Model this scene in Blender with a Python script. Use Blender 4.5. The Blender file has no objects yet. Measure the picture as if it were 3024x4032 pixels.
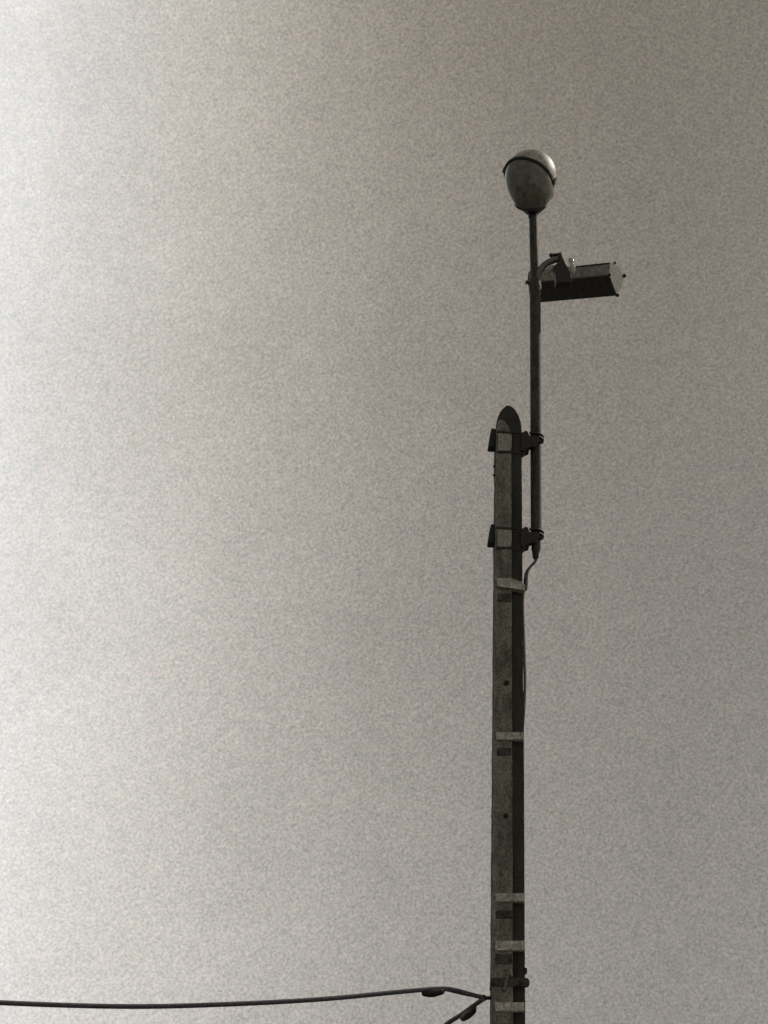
import bpy, bmesh, math, random
from mathutils import Vector, Matrix
R = math.radians
random.seed(7)

# ------------------------------------------------------------ camera
F = 6394.0                      # focal length in photo pixels (3024 x 4032)
CAM = Vector((0, 0, 1.6))
PITCH, ROLL = R(30), R(2.577)
f_ = Vector((0, math.cos(PITCH), math.sin(PITCH)))
r0 = Vector((1, 0, 0)); u0 = Vector((0, -math.sin(PITCH), math.cos(PITCH)))
r_ = r0*math.cos(ROLL) + u0*math.sin(ROLL)
u_ = u0*math.cos(ROLL) - r0*math.sin(ROLL)

def P(px, py, Y):
    """photo pixel + distance north of the camera -> world point"""
    d = f_ + r_*((px-1512)/F) + u_*((2016-py)/F)
    return CAM + d*(Y/d.y)

def scale_at(p):                # metres per photo pixel at a world point
    return (p-CAM).dot(f_)/F

sc = bpy.context.scene
cam_d = bpy.data.cameras.new("camera"); cam = bpy.data.objects.new("camera", cam_d)
sc.collection.objects.link(cam); sc.camera = cam
m = Matrix((r_, u_, -f_)).transposed().to_4x4(); m.translation = CAM
cam.matrix_world = m
cam_d.sensor_fit = 'VERTICAL'; cam_d.sensor_height = 36; cam_d.lens = 36*F/4032
cam_d.clip_end = 5000; cam_d.clip_start = 0.05
sc.view_settings.view_transform = 'Standard'; sc.view_settings.look = 'None'
sc.view_settings.exposure = 0; sc.view_settings.gamma = 1

# ------------------------------------------------------------ sun
SUN_AZ, SUN_EL = R(62), R(48)    # clockwise from north (+Y), above horizon
sun_d = bpy.data.lights.new("sun", 'SUN'); sun_d.energy = 2.2; sun_d.angle = R(0.5)
sun_d.color = (1, .95, .86)
sun = bpy.data.objects.new("sun", sun_d); sc.collection.objects.link(sun)
to_sun = Vector((math.sin(SUN_AZ)*math.cos(SUN_EL), math.cos(SUN_AZ)*math.cos(SUN_EL), math.sin(SUN_EL)))
sun.rotation_euler = to_sun.to_track_quat('Z', 'Y').to_euler()

# ------------------------------------------------------------ world: Nishita sky under a thin mottled veil
w = bpy.data.worlds.new("World"); sc.world = w; w.use_nodes = True
nt = w.node_tree; N = nt.nodes; L = nt.links; N.clear()
def node(t, **k):
    n = N.new(t)
    for a, b in k.items(): setattr(n, a, b)
    return n
def mth(op, a, b=None, c=None, clamp=False):
    n = node('ShaderNodeMath', operation=op); n.use_clamp = clamp
    for i, v in enumerate((a, b, c)):
        if v is None: continue
        if isinstance(v, (int, float)): n.inputs[i].default_value = v
        else: L.new(v, n.inputs[i])
    return n.outputs[0]
sky = node('ShaderNodeTexSky'); sky.sky_type = 'NISHITA'; sky.sun_disc = False
sky.sun_elevation = SUN_EL; sky.sun_rotation = SUN_AZ
hsv = node('ShaderNodeHueSaturation'); hsv.inputs['Saturation'].default_value = 0.05
L.new(sky.outputs[0], hsv.inputs['Color'])
bg1 = node('ShaderNodeBackground'); L.new(hsv.outputs[0], bg1.inputs[0]); bg1.inputs[1].default_value = 0.01
tc = node('ShaderNodeTexCoord'); sep = node('ShaderNodeSeparateXYZ'); L.new(tc.outputs['Generated'], sep.inputs[0])
X, Y, Z = sep.outputs
az = mth('ARCTAN2', X, Y); el = mth('ARCSINE', Z)
def mapr(v, a, b):
    n = node('ShaderNodeMapRange'); n.clamp = True
    L.new(v, n.inputs[0]); n.inputs[1].default_value = a; n.inputs[2].default_value = b
    return n.outputs[0]
def ramp(v, pts, interp='B_SPLINE'):
    n = node('ShaderNodeValToRGB'); n.color_ramp.interpolation = interp
    e = n.color_ramp.elements
    while len(e) < len(pts): e.new(.5)
    for q, (p, c) in zip(e, pts):
        q.position = p; q.color = (c, c, c, 1) if isinstance(c, (int, float)) else (*c, 1)
    L.new(v, n.inputs[0]); return n.outputs[0]
# brightness of the veil: bright to the left (west), thinner to the right
lo = node('ShaderNodeTexNoise'); lo.inputs['Scale'].default_value = 5; lo.inputs['Detail'].default_value = 3
L.new(tc.outputs['Generated'], lo.inputs['Vector'])
azw = mth('ADD', az, mth('MULTIPLY', mth('SUBTRACT', lo.outputs['Fac'], .5), R(4)))
veil = ramp(mapr(azw, R(-60), R(60)),
            [(0, .30), (.25, .80), (.345, .86), (.3725, .72), (.3975, .63), (.435, .50), (.465, .385), (.50, .285), (.545, .222), (.59, .195), (.64, .185), (.80, .26), (1, .55)], 'LINEAR')  # far right end, out of view, raised to lighten the mast's right side
# beyond the left and behind the viewer the veil is darker, its level set to light the objects
back = ramp(mapr(Y, -1, .9), [(0, .66), (.5, .66), (1, 1)], 'EASE')
elv = ramp(mapr(el, R(-5), R(75)), [(0, 1.18), (.22, 1.15), (.4375, 1.0), (.625, .92), (.8, .86), (1, .75)], 'LINEAR')
elv2 = mth('MULTIPLY', elv, 1)
b = mth('MULTIPLY', mth('MULTIPLY', veil, back), elv2)
# fine mottling
rot = node('ShaderNodeMapping'); rot.inputs['Rotation'].default_value = (.7, .5, .4); L.new(tc.outputs['Generated'], rot.inputs[0])
gr = node('ShaderNodeTexNoise'); gr.inputs['Scale'].default_value = 600; gr.inputs['Detail'].default_value = 2.5; gr.inputs['Roughness'].default_value = .7
L.new(rot.outputs[0], gr.inputs['Vector'])
mg = node('ShaderNodeTexNoise'); mg.inputs['Scale'].default_value = 130; mg.inputs['Detail'].default_value = 4
L.new(rot.outputs[0], mg.inputs['Vector'])
amp = mth('SUBTRACT', 1.9, mth('MULTIPLY', veil, 1.5))
g = mth('ADD', mth('MULTIPLY', mth('SUBTRACT', gr.outputs['Fac'], .5), amp), 1)
g = mth('ADD', g, mth('MULTIPLY', mth('SUBTRACT', mg.outputs['Fac'], .5), .20))
cl = node('ShaderNodeTexNoise'); cl.inputs['Scale'].default_value = 9; cl.inputs['Detail'].default_value = 4; cl.inputs['Distortion'].default_value = .6
L.new(rot.outputs[0], cl.inputs['Vector'])
g = mth('MULTIPLY', g, mth('ADD', 1, mth('MULTIPLY', mth('SUBTRACT', cl.outputs['Fac'], .5), .22)))
b = mth('MULTIPLY', b, g)
warm = ramp(mapr(el, R(10), R(50)), [(0, (1, .932, .84)), (.5, (1, .902, .78)), (.95, (1, .872, .68)), (1, (1, .87, .67))], 'LINEAR')
sat = ramp(mapr(azw, R(-20), R(20)), [(0, .08), (.12, .2), (.305, .60), (.5, .85), (.7, 1), (1, 1)], 'LINEAR')
tm = node('ShaderNodeMix', data_type='RGBA', blend_type='MIX'); L.new(sat, tm.inputs[0]); tm.inputs[6].default_value = (1, .995, .985, 1); L.new(warm, tm.inputs[7])
tint = tm.outputs[2]
chroma = node('ShaderNodeMix', data_type='RGBA', blend_type='MIX'); chroma.inputs[0].default_value = .17
L.new(tint, chroma.inputs[6]); 
gc = node('ShaderNodeMix', data_type='RGBA', blend_type='MULTIPLY'); gc.inputs[0].default_value = 1
L.new(tint, gc.inputs[6])
dbl = node('ShaderNodeVectorMath', operation='SCALE'); L.new(gr.outputs['Color'], dbl.inputs[0]); dbl.inputs['Scale'].default_value = 2
L.new(dbl.outputs[0], gc.inputs[7]); L.new(gc.outputs[2], chroma.inputs[7])
bg2 = node('ShaderNodeBackground'); L.new(chroma.outputs[2], bg2.inputs[0]); L.new(b, bg2.inputs[1])
addn = node('ShaderNodeAddShader'); L.new(bg1.outputs[0], addn.inputs[0]); L.new(bg2.outputs[0], addn.inputs[1])
out = node('ShaderNodeOutputWorld'); L.new(addn.outputs[0], out.inputs[0])

# ------------------------------------------------------------ materials
def mat(name, c1, c2, scale=20, rough=.8, metal=0, bump=.0, detail=5, trans=0, alpha=1, spec=.4, stretch=(1, 1, 1), lo=.35, hi=.65):
    M = bpy.data.materials.new(name); M.use_nodes = True
    t = M.node_tree; p = t.nodes['Principled BSDF']
    co = t.nodes.new('ShaderNodeTexCoord'); mp = t.nodes.new('ShaderNodeMapping'); mp.inputs['Scale'].default_value = stretch
    n = t.nodes.new('ShaderNodeTexNoise'); n.inputs['Scale'].default_value = scale; n.inputs['Detail'].default_value = detail
    n.inputs['Roughness'].default_value = .65
    rp = t.nodes.new('ShaderNodeValToRGB'); e = rp.color_ramp.elements
    e[0].position = lo; e[0].color = (*c1, 1); e[1].position = hi; e[1].color = (*c2, 1)
    t.links.new(co.outputs['Object'], mp.inputs[0]); t.links.new(mp.outputs[0], n.inputs['Vector'])
    fn = t.nodes.new('ShaderNodeTexNoise'); fn.inputs['Scale'].default_value = 75; fn.inputs['Detail'].default_value = 3
    t.links.new(co.outputs['Object'], fn.inputs['Vector'])
    fr = t.nodes.new('ShaderNodeMapRange'); t.links.new(fn.outputs['Fac'], fr.inputs[0]); fr.inputs[1].default_value = .3; fr.inputs[2].default_value = .7
    fr.inputs[3].default_value = .55; fr.inputs[4].default_value = 1.5
    vm = t.nodes.new('ShaderNodeVectorMath'); vm.operation = 'SCALE'; t.links.new(rp.outputs[0], vm.inputs[0]); t.links.new(fr.outputs[0], vm.inputs['Scale'])
    t.links.new(n.outputs['Fac'], rp.inputs[0]); t.links.new(vm.outputs[0], p.inputs['Base Color'])
    p.inputs['Roughness'].default_value = rough; p.inputs['Metallic'].default_value = metal
    p.inputs['Specular IOR Level'].default_value = spec
    p.inputs['Transmission Weight'].default_value = trans; p.inputs['Alpha'].default_value = alpha
    if bump:
        bn = t.nodes.new('ShaderNodeBump'); bn.inputs['Strength'].default_value = bump; bn.inputs['Distance'].default_value = .01
        t.links.new(n.outputs['Fac'], bn.inputs['Height']); t.links.new(bn.outputs[0], p.inputs['Normal'])
    return M
M = {}
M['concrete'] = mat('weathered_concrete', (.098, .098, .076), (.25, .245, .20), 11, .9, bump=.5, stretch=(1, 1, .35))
M['dark_concrete'] = mat('pole_body_concrete', (.028, .027, .022), (.058, .056, .046), 9, .9, bump=.4, stretch=(1, 1, .3))  # dark tone of the whole pole body behind the rib
M['tar'] = mat('tarred_concrete', (.012, .012, .01), (.03, .029, .025), 30, .8, bump=.4)
M['shade_collar'] = mat('shade_strip_and_collar', (.02, .019, .016), (.10, .095, .08), 22, .9, bump=.4)  # dark tone shared by the painted shade strips and the cable collar
M['pale'] = mat('pale_concrete', (.30, .29, .25), (.58, .56, .50), 16, .85, bump=.5)
M['plate'] = mat('pale_metal_plate', (.24, .235, .20), (.35, .34, .29), 30, .7)
M['black'] = mat('black_iron', (.01, .01, .009), (.03, .028, .024), 40, .6, bump=.3)
M['pipe'] = mat('grey_painted_steel', (.03, .028, .022), (.085, .078, .06), 30, .65, spec=.2, stretch=(1, 1, .3), bump=.2)
M['arm'] = mat('grey_zinc', (.12, .12, .10), (.18, .175, .15), 40, .55, metal=.2)
M['dome'] = mat('weathered_aluminium', (.24, .23, .20), (.46, .44, .39), 14, .55, metal=.25, bump=.2)
M['cable'] = mat('rubber_cable', (.06, .06, .065), (.11, .11, .12), 40, .7)
M['housing'] = mat('dark_housing', (.02, .019, .016), (.05, .047, .04), 15, .6)
def glass(name, col, rough, fac, tint):
    Mt = bpy.data.materials.new(name); Mt.use_nodes = True; t = Mt.node_tree; t.nodes.clear()
    o = t.nodes.new('ShaderNodeOutputMaterial'); mx = t.nodes.new('ShaderNodeMixShader')
    tr = t.nodes.new('ShaderNodeBsdfTransparent'); tr.inputs[0].default_value = (*tint, 1)
    p = t.nodes.new('ShaderNodeBsdfPrincipled'); p.inputs['Roughness'].default_value = rough
    co = t.nodes.new('ShaderNodeTexCoord'); n = t.nodes.new('ShaderNodeTexNoise'); n.inputs['Scale'].default_value = 18; n.inputs['Detail'].default_value = 6
    rp = t.nodes.new('ShaderNodeValToRGB'); e = rp.color_ramp.elements
    e[0].position = .35; e[0].color = (*[c*.7 for c in col], 1); e[1].position = .65; e[1].color = (*[c*1.3 for c in col], 1)
    t.links.new(co.outputs['Object'], n.inputs['Vector']); t.links.new(n.outputs[0], rp.inputs[0]); t.links.new(rp.outputs[0], p.inputs['Base Color'])
    mx.inputs[0].default_value = fac
    t.links.new(tr.outputs[0], mx.inputs[1]); t.links.new(p.outputs[0], mx.inputs[2]); t.links.new(mx.outputs[0], o.inputs[0])
    return Mt
M['bowl'] = glass('dusty_glass_bowl', (.17, .165, .13), .12, .78, (.55, .54, .48))
M['pane'] = glass('dusty_glass_pane', (.34, .34, .30), .2, .55, (.8, .8, .76))
M['knob'] = glass('clear_glass_knob', (.55, .54, .50), .08, .6, (.85, .85, .82))
M['ground'] = mat('gravelly_ground', (.05, .05, .045), (.10, .095, .08), 3, .95, bump=.3)

# ------------------------------------------------------------ mesh helpers
def link(name, bm, material, parent=None, smooth=False):
    me = bpy.data.meshes.new(name); bmesh.ops.recalc_face_normals(bm, faces=bm.faces); bm.to_mesh(me); bm.free()
    if smooth:
        me.polygons.foreach_set('use_smooth', [True]*len(me.polygons))
        try: me.set_sharp_from_angle(angle=R(40))
        except Exception: pass
    me.materials.append(material)
    o = bpy.data.objects.new(name, me); sc.collection.objects.link(o)
    if parent is not None:
        o.parent = parent
        o.matrix_parent_inverse = Matrix.Translation(-world_loc(parent))
    return o
def world_loc(o):
    v = Vector(o.location)
    return v if o.type == 'EMPTY' else Vector((0, 0, 0))
def thing(name, label, cat, loc, group=None):
    o = bpy.data.objects.new(name, None); sc.collection.objects.link(o); o.location = loc
    o.empty_display_size = .2; o['label'] = label; o['category'] = cat
    if group: o['group'] = group
    return o
def loft(bm, rings, cap0=True, cap1=True):
    vs = [[bm.verts.new(p) for p in r] for r in rings]; n = len(vs[0])
    for a, b_ in zip(vs, vs[1:]):
        for i in range(n): bm.faces.new((a[i], a[(i+1) % n], b_[(i+1) % n], b_[i]))
    if cap0: bm.faces.new(vs[0][::-1])
    if cap1: bm.faces.new(vs[-1])
    return vs
def ring(c, nrm, rad, n=24, ref=Vector((1, 0, 0)), squash=1):
    nrm = nrm.normalized(); a = (ref - nrm*ref.dot(nrm)).normalized(); b_ = nrm.cross(a)
    return [c + a*rad*math.cos(2*math.pi*i/n) + b_*rad*squash*math.sin(2*math.pi*i/n) for i in range(n)]
def tube(bm, pts, rad, n=12):
    pts = [Vector(p) for p in pts]; rad = rad if isinstance(rad, (list, tuple)) else [rad]*len(pts)
    ref = None; rings = []
    for i, p in enumerate(pts):
        d = (pts[min(i+1, len(pts)-1)] - pts[max(i-1, 0)]).normalized()
        if ref is None: ref = Vector((1, 0, 0)) if abs(d.x) < .8 else Vector((0, 0, 1))
        ref = (ref - d*ref.dot(d)).normalized()
        rings.append(ring(p, d, rad[i], n, ref))
    loft(bm, rings)
def smooth_path(pts, k=8):
    pts = [Vector(p) for p in pts]; q = [pts[0]*2-pts[1]] + pts + [pts[-1]*2-pts[-2]]; o = []
    for i in range(1, len(q)-2):
        for j in range(k):
            t = j/k; a, b_, c, d = q[i-1:i+3]
            o.append(.5*((2*b_) + (c-a)*t + (2*a-5*b_+4*c-d)*t*t + (3*b_-a-3*c+d)*t**3))
    o.append(pts[-1]); return o
def box(bm, c, ax, ay, az_, bev=.004):
    """box with centre c and half vectors"""
    t = bmesh.new(); bmesh.ops.create_cube(t, size=2)
    mtx = Matrix((ax, ay, az_)).transposed().to_4x4(); mtx.translation = c
    bmesh.ops.transform(t, matrix=mtx, verts=t.verts)
    if bev: bmesh.ops.bevel(t, geom=t.edges[:], offset=bev, segments=2, affect='EDGES', profile=.5)
    me = bpy.data.meshes.new('tmp'); t.to_mesh(me); t.free(); bm.from_mesh(me); bpy.data.meshes.remove(me)
def cyl(bm, a, b_, r, n=12): tube(bm, [a, b_], r, n)

# ------------------------------------------------------------ ground
bm = bmesh.new(); bmesh.ops.create_grid(bm, x_segments=8, y_segments=8, size=900)
g_ = link('ground', bm, M['ground']); g_['kind'] = 'structure'

# ------------------------------------------------------------ utility pole: dark body, paler raised rib on its front, pale crossbars
D = 12.6
PX = (P(2001, 1594, D).x + P(1999, 4032, D).x)/2
sight = math.atan2(PX, D)
toCam = Vector((-math.sin(sight), -math.cos(sight), 0)); side = Vector((math.cos(sight), -math.sin(sight), 0))
AX = Vector((PX, D, 0))
YB = D-.08                      # front of the body
YR = YB-.045                    # front of the rib
def extrude(bm_, front, dy, bev=.004, segs=2):
    a = [Vector(p) for p in front]; b_ = [p+Vector((0, dy, 0)) for p in a]
    t = bmesh.new(); loft(t, [a, b_])
    if bev: bmesh.ops.bevel(t, geom=[e_ for e_ in t.edges if e_.calc_length() > bev*3], offset=bev, segments=segs, affect='EDGES', profile=.5, clamp_overlap=True)
    me = bpy.data.meshes.new('tmp'); t.to_mesh(me); t.free(); bm_.from_mesh(me); bpy.data.meshes.remove(me)
pole = thing('utility_pole', 'dark weathered utility pole with arched top, paler front rib and pale crossbars', 'utility pole', AX)
def at_row(px, py, Y): return P(px, py, Y)
arch = [(2054, 1712), (2054, 1694), (2051, 1664), (2044, 1641), (2034, 1621), (2022, 1606), (2010, 1598), (2001, 1595), (1992, 1598), (1980, 1609), (1968, 1624), (1959, 1645), (1954, 1668), (1952, 1690), (1951, 1712)]
pts = [P(x, y, YB) for x, y in arch]
pr, pl = P(2068, 4032, YB), P(1935, 4032, YB)
def down(top, low):             # carry an edge straight on to the ground
    d = low-top; return top + d*((0-top.z)/d.z)
rnd = random.Random(5)
def rough_edge(a, b_, step=.07):   # long arris, slightly worn and chipped
    n = int((b_-a).length/step); o = [a]
    for k in range(1, n):
        j = rnd.gauss(0, .0011) - (.005*rnd.random() if rnd.random() < .07 else 0)*(1 if rnd.random() < .5 else -1)
        o.append(a.lerp(b_, (k+rnd.uniform(-.2, .2))/n) + Vector((j, 0, 0)))
    return o + [b_]
bm = bmesh.new(); extrude(bm, rough_edge(down(pts[0], pr), pts[0]) + pts[1:-1] + rough_edge(pts[-1], down(pts[-1], pl)), .16, .003, 1)
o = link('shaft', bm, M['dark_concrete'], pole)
rarch = [(2013, 1720), (2010, 1700), (2005, 1685), (1998, 1673), (1989, 1662), (1978, 1652), (1969, 1650), (1960, 1657), (1955, 1676), (1954, 1720)]
pts = [P(x, y, YR) for x, y in rarch]
ql, qr = P(1937, 4032, YR), P(2020, 4032, YR)
bm = bmesh.new(); extrude(bm, rough_edge(down(pts[0], qr), pts[0]) + pts[1:-1] + rough_edge(pts[-1], down(pts[-1], ql)), .044, .003, 1)
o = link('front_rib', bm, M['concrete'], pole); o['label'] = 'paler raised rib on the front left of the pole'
def bar(bm_, x0, x1, y0, y1, Yf_, th, slope=0, bev=.004):
    """crossbar given by its photo box at distance Yf_, th thick away from the viewer"""
    extrude(bm_, [P(x0, y1, Yf_), P(x1, y1+slope, Yf_), P(x1, y0+slope, Yf_), P(x0, y0, Yf_)], th, bev)
bm = bmesh.new()
extrude(bm, [P(1956, 2308, YR-.02), P(2030, 2316, YR-.02), P(2066, 2326, YR-.02), P(2067, 2304, YR-.02), P(2055, 2292, YR-.02), P(2030, 2281, YR-.02), P(2005, 2276, YR-.02), P(1957, 2276, YR-.02)], .064, .003)
link('crossbar', bm, M['pale'], pole)
for x0, x1, y0, y1 in ((1953, 2064, 2882, 2912), (1951, 2063, 3517, 3550), (1950, 2064, 3704, 3742), (1950, 2064, 3947, 3982)):
    bm = bmesh.new(); bar(bm, x0, x1, y0, y1, YR-.012, .056); link('crossbar', bm, M['pale'], pole)
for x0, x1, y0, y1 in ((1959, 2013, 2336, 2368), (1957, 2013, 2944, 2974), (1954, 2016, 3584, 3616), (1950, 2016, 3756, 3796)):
    bm = bmesh.new(); bar(bm, x0, x1, y0, y1, YR-.006, .010); link('shade_strip', bm, M['shade_collar'], pole)  # thin dark strips imitating the shadow beneath the crossbars
for px, py, rr_ in ((1994, 2690, .023), (1992, 3212, .020)):
    c = P(px, py, YR); bm = bmesh.new(); cyl(bm, c+Vector((0, .01, 0)), c-Vector((0, .010, 0)), rr_, 14); cyl(bm, c-Vector((0, .010, 0)), c-Vector((0, .026, 0)), rr_*.55, 6)
    link('bolt', bm, M['black'], pole)
for py in (1836, 1872):
    c = P(1950, py, D-.05); bm = bmesh.new(); cyl(bm, c+side*.01, c-side*.020, .010, 8); link('bolt', bm, M['black'], pole)
# cable bracket low on the pole
bm = bmesh.new(); bar(bm, 1934, 2072, 3850, 3884, YR-.008, .010)
s_ = scale_at(AX+Vector((0, 0, 4)))
extrude(bm, [P(1931, 3888, YB), P(1942, 3888, YB), P(1942, 3858, YB), P(1933, 3850, YB)], .10)
extrude(bm, [P(2062, 3884, YB), P(2084, 3880, YB), P(2086, 3862, YB), P(2078, 3850, YB), P(2062, 3850, YB)], .06)
extrude(bm, [P(2062, 3836, YB), P(2076, 3830, YB), P(2076, 3812, YB), P(2062, 3806, YB)], .05)
link('cable_collar', bm, M['shade_collar'], pole)
bm = bmesh.new(); cyl(bm, P(2006, 3816, YR-.014), P(1984, 3900, YR-.014), .012, 8); cyl(bm, P(2006, 3816, YR-.014), P(2012, 3846, YR-.014), .014, 8)
link('bracket_stay', bm, M['arm'], pole)

# ------------------------------------------------------------ street lamp on its steel mast, clamped to the pole
DM = D
mp0 = P(2110, 2100, DM)
lamp = thing('street_lamp', 'round glass-bowled street lamp on a tall thin steel mast clamped to the pole', 'street lamp', P(2110, 2180, DM))
def rr(px, p): return px*scale_at(p)/2
low = [(2111, 2120), (2110, 1900), (2109, 1600), (2108, 1300), (2107, 1135)]
bm = bmesh.new(); pts = [P(x, y, DM) for x, y in low]; tube(bm, pts, [rr(43, p) for p in pts], 24)
link('mast', bm, M['pipe'], lamp, True)
bm = bmesh.new(); pts = [P(x, y, DM) for x, y in ((2107, 1134), (2105, 1040), (2102, 950), (2100, 850))]; tube(bm, pts, [rr(36, pts[0]), rr(35, pts[1]), rr(34, pts[2]), rr(33, pts[3])], 24)
link('upper_mast', bm, M['pipe'], lamp, True)
bm = bmesh.new(); pts = [P(x, y, DM) for x, y in ((2107, 1160), (2107, 1140), (2107, 1128), (2106, 1100))]
tube(bm, pts, [rr(44, pts[0]), rr(50, pts[1]), rr(50, pts[2]), rr(40, pts[3])], 24)
a = P(2090, 1115, DM); b2 = P(2070, 1111, DM-.01); cyl(bm, a, b2, .013, 8); cyl(bm, b2.lerp(a, .3), b2, .021, 6)
link('mast_sleeve', bm, M['pipe'], lamp, True)
bm = bmesh.new(); pts = [P(x, y, DM) for x, y in ((2111, 2112), (2111, 2150), (2110, 2165), (2109, 2180), (2109, 2196), (2109, 2203))]
tube(bm, pts, [rr(w_, p) for w_, p in zip((38, 37, 36, 26, 24, 14), pts)], 20)
link('mast_foot', bm, M['pipe'], lamp, True)
# clamps holding the mast to the pole
for n_, py in enumerate((1728, 2106)):
    o_ = -2 if n_ else 0
    bm = bmesh.new(); Yc = YB+.01
    extrude(bm, [P(1921+o_, py+32, Yc), P(1950+o_, py+34, Yc), P(1958+o_, py-38, Yc), P(1936+o_, py-46, Yc), P(1930+o_, py-22, Yc)], .09, .012)
    link('clamp_block', bm, M['black'], lamp)
    for q in (-30, 52):
        bm = bmesh.new(); bar(bm, 1956+o_, 2016, py+q-3, py+q+4, YR-.007, .006, 4 if q < 0 else -2, .002)
        bar(bm, 2012, 2058, py+q+1, py+q+6, YB-.006, .006, 3, .002); link('clamp_strap', bm, M['black'], lamp)
    bm = bmesh.new()
    extrude(bm, [P(1961+o_, py+46, YR-.012), P(2005, py+47, YR-.012), P(2014, py+36, YR-.012), P(2015, py-16, YR-.012), P(2009, py-20, YR-.012), P(1961+o_, py-23, YR-.012)], .010, .004)
    link('clamp_plate', bm, M['plate'], lamp)
    bm = bmesh.new()
    extrude(bm, [P(2050, py+46, YB-.02), P(2064, py+46, YB-.02), P(2070, py+36, YB-.02), P(2086, py+34, YB-.02), P(2088, py-12, YB-.02), P(2082, py-14, YB-.02), P(2080, py-28, YB-.02), P(2072, py-34, YB-.02), P(2062, py-30, YB-.02), P(2056, py-20, YB-.02), P(2050, py-16, YB-.02)], .13, .006)
    extrude(bm, [P(2084, py+32, YB), P(2108, py+30, YB), P(2122, py+10, YB), P(2122, py-6, YB), P(2084, py-12, YB)], .06, .006)
    for dz in (-.012, .026):
        u = []; c = P(2110, py+2, D) + Vector((0, 0, dz)); r2 = rr(54, c)
        for k in range(13):
            t = -math.pi/2 + math.pi*k/12; u.append(c + side*r2*math.cos(t) + toCam*r2*math.sin(t))
        u = [u[0]-side*.06] + u + [u[-1]-side*.06]
        tube(bm, u, .013, 8)
    cyl(bm, P(2124, py+14, D-.05), P(2138, py+13, D-.05), .016, 6)
    link('mast_clamp', bm, M['black'], lamp)
# lantern head
DLm = D
RC = P(2082, 702, DLm); s = scale_at(RC)
VD = (RC-CAM).normalized()
imr = (r_ - VD*r_.dot(VD)).normalized()
tilt = Matrix.Rotation(R(31), 3, VD)
nrm = (tilt @ Vector((0, 0, 1))).normalized()
RR = 102*s
BC = P(2089, 799, DLm); BR = 63*s
head = lamp
imu = (u_ - VD*u_.dot(VD)).normalized()
nb = (imu*.90 - VD*.40 + imr*.02).normalized()
bm = bmesh.new(); rings = []
K = 14
for k in range(K+1):
    t = k/K                              # 0 = rim, 1 = base
    c = RC.lerp(BC, t); n = nrm.lerp(nb, t).normalized()
    bul = (1-t)*.985*RR + t*BR + .15*RR*math.sin(math.pi*t)
    rings.append(ring(c, n, bul, 40, imr))
loft(bm, rings, False, False)
bowl = link('glass_bowl', bm, M['bowl'], head, True)
bm = bmesh.new(); pts_c = RC
rim_out = []
for rad, off in ((1.0, -.016), (1.045, -.011), (1.045, .014), (.99, .020)): rim_out.append(ring(RC+nrm*off, nrm, RR*rad, 40, imr))
vs = [[bm.verts.new(p) for p in r] for r in rim_out]
for a in range(4):
    for i in range(40): bm.faces.new((vs[a][i], vs[a][(i+1) % 40], vs[(a+1) % 4][(i+1) % 40], vs[(a+1) % 4][i]))
rim = link('rim', bm, M['black'], head, True)
bm = bmesh.new(); rings = []
H = .285
for k in range(13):
    t = k/12*math.pi/2*.97; rings.append(ring(RC+nrm*(.018+H*math.sin(t)), nrm, RR*1.0*math.cos(t)**.85, 40, imr))
loft(bm, rings, False, True)
dome = link('dome', bm, M['dome'], head, True)
# latches on the rim
for ang in (180, -8):
    bm = bmesh.new(); a = math.radians(ang); ax = imr - nrm*imr.dot(nrm); ax.normalize(); ay = nrm.cross(ax)
    d = ax*math.cos(a)+ay*math.sin(a); box(bm, RC+d*RR*1.05+nrm*.02, d*.012, nrm.cross(d)*.022, nrm*.028, .003); link('latch', bm, M['arm'], rim)
bm = bmesh.new(); nk = P(2099, 846, DM); rings = []
for x, y, wd, q in ((2089, 797, 124, 0), (2089, 799, 131, 0), (2090, 806, 127, .05), (2091, 815, 116, .15), (2094, 825, 92, .45), (2097, 836, 56, .85), (2099, 844, 38, 1), (2099, 856, 36, 1)):
    c = P(x, y, DLm); rings.append(ring(c, nb.lerp(Vector((0, 0, 1)), q).normalized(), wd*s/2, 32, imr))
loft(bm, rings); link('lantern_base', bm, M['black'], head, True)
bm = bmesh.new(); c0 = P(2093, 806, DLm); c1 = P(2080, 700, DLm)
tube(bm, [c0, c0.lerp(c1, .2), c0.lerp(c1, .22), c0.lerp(c1, .45), c0.lerp(c1, .8), c0.lerp(c1, .98), c0.lerp(c1, 1.05)], [.03, .03, .022, .05, .068, .045, .012], 20)
link('bulb', bm, M['pipe'], bowl, True)

# ------------------------------------------------------------ floodlight box on a curved arm
fl = thing('floodlight', 'boxy glass-topped floodlight hung sideways from a short curved arm on the mast', 'floodlight', P(2120, 1105, DM))
Yf = D-.10
def E(px, py, extra=0): return P(px, py, Yf + (px-2397)*.0048 + extra)
ends = {'A': E(2400, 1037), 'B': E(2418, 1035), 'C': E(2436, 1054), 'D': E(2455, 1086), 'E': E(2450, 1122), 'G': E(2427, 1162), 'H': E(2397, 1082)}
ex = P(2112, 1190, Yf+.15+.62) - ends['G']       # extrusion from the right end to the hidden left end
def panel(bm_, a, b_, th, v=ex):
    """thick sheet from edge a-b along v"""
    n = (b_-a).cross(v).normalized()*th/2
    pts = [a-n, b_-n, b_+n, a+n]; lofts = [pts, [p+v for p in pts]]
    loft(bm_, lofts)
e = ends
bm = bmesh.new(); panel(bm, e['H'], e['G'], .014); panel(bm, e['G'], e['E'], .012)
# far end plate
loft(bm, [[p+ex for p in (e['A'], e['B'], e['C'], e['D'], e['E'], e['G'], e['H'])], [p+ex*1.02 for p in (e['A'], e['B'], e['C'], e['D'], e['E'], e['G'], e['H'])]])
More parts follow.
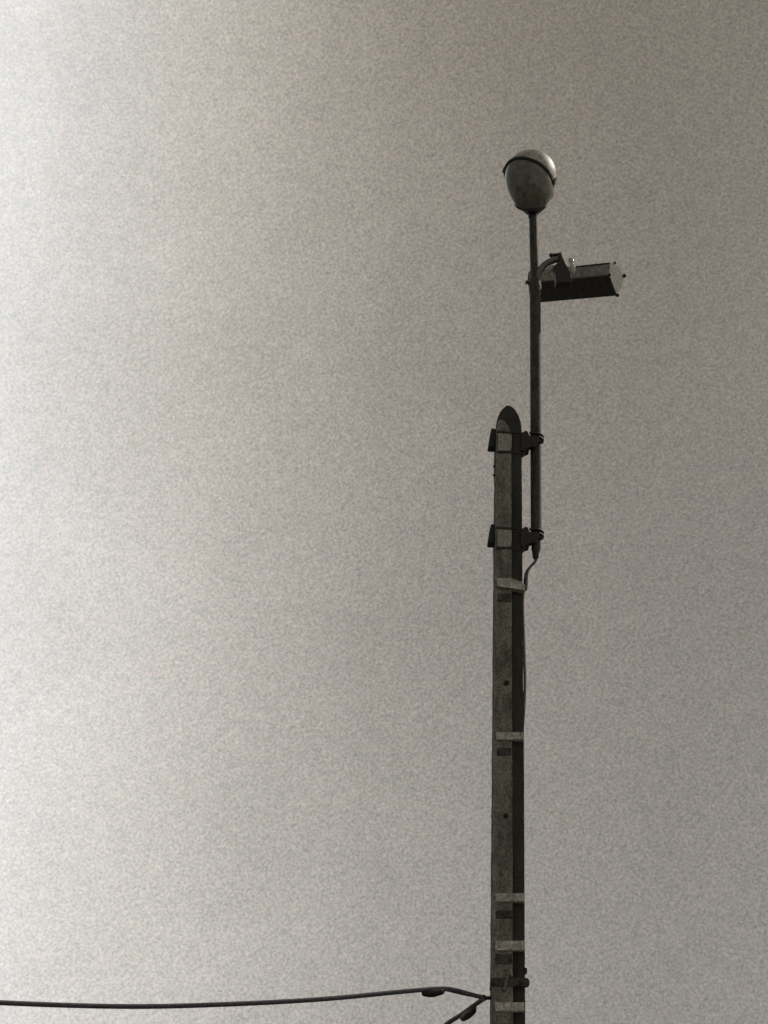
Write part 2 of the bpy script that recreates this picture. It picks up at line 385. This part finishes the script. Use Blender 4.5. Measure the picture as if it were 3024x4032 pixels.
# darker half by the bracket
link('housing', bm, M['housing'], fl)
bm = bmesh.new(); panel(bm, e['A'], e['H'].lerp(e['A'], .06), .004); link('glass_pane', bm, M['pane'], fl)
bm = bmesh.new(); panel(bm, e['C'], e['D'], .004); panel(bm, e['D'], e['E'].lerp(e['D'], .05), .004); panel(bm, e['B'], e['C'].lerp(e['B'], .04), .004); link('glass_cover', bm, M['pane'], fl)
bm = bmesh.new(); poly = [e[k] for k in 'ABCDEGH']; un = -ex.normalized()*.006
loft(bm, [poly, [p+un for p in poly]]); link('end_pane', bm, M['pane'], fl)
bm = bmesh.new(); cyl(bm, e['A']-ex*.0, e['A']+ex, .010, 8); link('edge_rail', bm, M['black'], fl)
bm = bmesh.new(); cyl(bm, e['H'], e['H']+ex, .009, 8); link('edge_rail', bm, M['arm'], fl)
for k, rad in (('B', .013), ('D', .020), ('G', .020), ('H', .015)):
    bm = bmesh.new(); bmesh.ops.create_icosphere(bm, subdivisions=2, radius=rad, matrix=Matrix.Translation(e[k]-ex.normalized()*.012)); link('corner_nut', bm, M['black'], fl, True)
# curved arm
bm = bmesh.new()
path = smooth_path([P(2112, 1135, D-.01), P(2116, 1092, D-.01), P(2128, 1062, D-.02), P(2152, 1038, D-.03), P(2182, 1024, D-.03), P(2210, 1019, D-.03)], 6)
tube(bm, path, .033, 16); link('arm', bm, M['arm'], fl, True)
# dark yoke that grips arm and box
def slab(poly, Ya, th, name, mt):
    bm_ = bmesh.new(); a = [P(x, y, Ya) for x, y in poly]; b_ = [p+Vector((0, th, 0)) for p in a]
    loft(bm_, [a, b_]); bmesh.ops.bevel(bm_, geom=bm_.edges[:], offset=.004, segments=1, affect='EDGES'); return link(name, bm_, mt, fl)
slab([(2196, 1000), (2209, 998), (2214, 1010), (2224, 1034), (2242, 1066), (2256, 1108), (2246, 1112), (2190, 1112), (2188, 1082), (2180, 1046), (2196, 1036), (2206, 1026)], D-.075, .10, 'yoke', M['black'])
bm = bmesh.new(); a = P(2170, 1005, D-.03); b2 = P(2206, 1002, D-.03); cyl(bm, a, b2, .016, 10)
for q in (a, b2): bmesh.ops.create_icosphere(bm, subdivisions=2, radius=.022, matrix=Matrix.Translation(q))
cyl(bm, a, P(2174, 1024, D-.03), .012, 8)
link('yoke_bolt', bm, M['black'], fl, True)
# inner gear bracket and lamp seen behind arm
bm = bmesh.new(); tube(bm, [P(2146, 1080, D+.02), P(2160, 1066, D+.02), P(2172, 1056, D+.02), P(2180, 1046, D+.02)], [.02, .034, .030, .012], 12)
link('glass_knob', bm, M['knob'], fl, True)
bm = bmesh.new(); pk = [P(2246, 1020, D-.04), P(2249, 1027, D-.04), P(2250, 1036, D-.04), P(2253, 1044, D-.04), P(2253, 1052, D-.04), P(2254, 1062, D-.04), P(2254, 1072, D-.04), P(2254, 1079, D-.04)]
tube(bm, pk, [.022, .030, .026, .020, .034, .032, .022, .010], 16); link('glass_knob', bm, M['knob'], fl, True)

# ------------------------------------------------------------ cables
def cable(name, pts, rad, label, k=8, n=10):
    bm_ = bmesh.new(); tube(bm_, smooth_path(pts, k), rad, n); o_ = link(name, bm_, M['cable'], None, True)
    return o_
# lead dropping from the mast foot to the pole and down its side
t = thing('lamp_cable', 'thin black lead curling from the mast foot down the side of the pole', 'cable', P(2109, 2200, D))
bm = bmesh.new()
path = smooth_path([P(2109, 2196, D), P(2110, 2206, D), P(2103, 2216, D), P(2088, 2232, D-.01), P(2076, 2252, D-.02), P(2071, 2278, D-.02), P(2070, 2300, D-.02), P(2067, 2322, D-.02)], 6)
tube(bm, path, [.012 + .008*min(1, max(0, (i/len(path)-.45)*4)) for i in range(len(path))], 10)
link('lead', bm, M['cable'], t, True)
bm = bmesh.new()
path = smooth_path([P(2067, 2318, D-.015), P(2060, 2350, D-.04), P(2059, 2400, D-.05), P(2061, 2470, D-.06), P(2064, 2560, D-.06), P(2067, 2660, D-.06), P(2067, 2720, D-.06), P(2063, 2790, D-.05), P(2059, 2850, D), P(2058, 2950, D+.03), P(2060, 3800, D+.03), P(2060, 4300, D+.03)], 8)
tube(bm, path, .013, 10); link('riser', bm, M['arm'], t, True)

def lump(bm_, pts, rads):
    q = smooth_path(pts, 6); n = len(rads)-1; rr2 = []
    for i in range(len(q)):
        t = i/(len(q)-1)*n; k = min(int(t), n-1); f = t-k; f = f*f*(3-2*f); rr2.append(rads[k]*(1-f)+rads[k+1]*f)
    tube(bm_, q, rr2, 14)
# overhead service cables
YA = D-.05
eye = P(1908, 3929, YA)
t1 = thing('overhead_cable', 'long black overhead cable sagging to the left from the pole with a wedge clamp', 'cable', eye)
bm = bmesh.new()
path = smooth_path([P(1912, 3929, YA), P(1870, 3920, YA), P(1800, 3901, YA), P(1740, 3893, YA), P(1600, 3903, YA-.1), P(1270, 3934, YA-.4), P(900, 3954, YA-.7), P(500, 3963, YA-1.0), P(0, 3948, YA-1.4), P(-500, 3915, YA-1.8), P(-1400, 3790, YA-2.4), P(-3200, 3380, YA-3.6)], 10)
tube(bm, path, .0175, 12); link('wire', bm, M['cable'], t1, True)
bm = bmesh.new(); lump(bm, [P(1664, 3902, YA-.02), P(1672, 3909, YA-.02), P(1700, 3911, YA-.02), P(1735, 3906, YA-.02), P(1752, 3898, YA-.02)], [.010, .028, .031, .024, .010])
for px_ in (1686, 1716): cyl(bm, P(px_, 3912, YA-.07), P(px_, 3912, YA+.03), .010, 6)
cyl(bm, P(1750, 3899, YA-.03), P(1850, 3922, YA-.03), .006, 6); link('wedge_clamp', bm, M['black'], t1, True)
bm = bmesh.new(); bmesh.ops.create_icosphere(bm, subdivisions=2, radius=.026, matrix=Matrix.Translation(P(1904, 3930, YA)))
tube(bm, [P(1904, 3930, YA), P(1925, 3930, YA), P(1945, 3925, YA+.02)], .014, 10); link('eye_hook', bm, M['black'], t1, True)
t2 = thing('overhead_cable', 'short visible black cable dropping steeply down and left from the pole eye', 'cable', eye)
a = P(1902, 3934, YA-.03); b2 = P(1762, 4030, YA+.5); d = b2-a
bm = bmesh.new(); path = smooth_path([a, P(1862, 3962, YA+.12), P(1812, 3998, YA+.32), b2, a+d*2.2+Vector((0, 0, -.01)), a+d*6+Vector((0, 0, .15)), a+d*14+Vector((0, 0, 1.2))], 8)
tube(bm, path, .0175, 12); link('wire', bm, M['cable'], t2, True)
bm = bmesh.new(); lump(bm, [P(1874, 3966, YA+.08), P(1862, 3982, YA+.12), P(1842, 3996, YA+.2), P(1824, 4008, YA+.28), P(1812, 4006, YA+.3)], [.008, .025, .031, .026, .010]); link('wedge_clamp', bm, M['black'], t2, True)
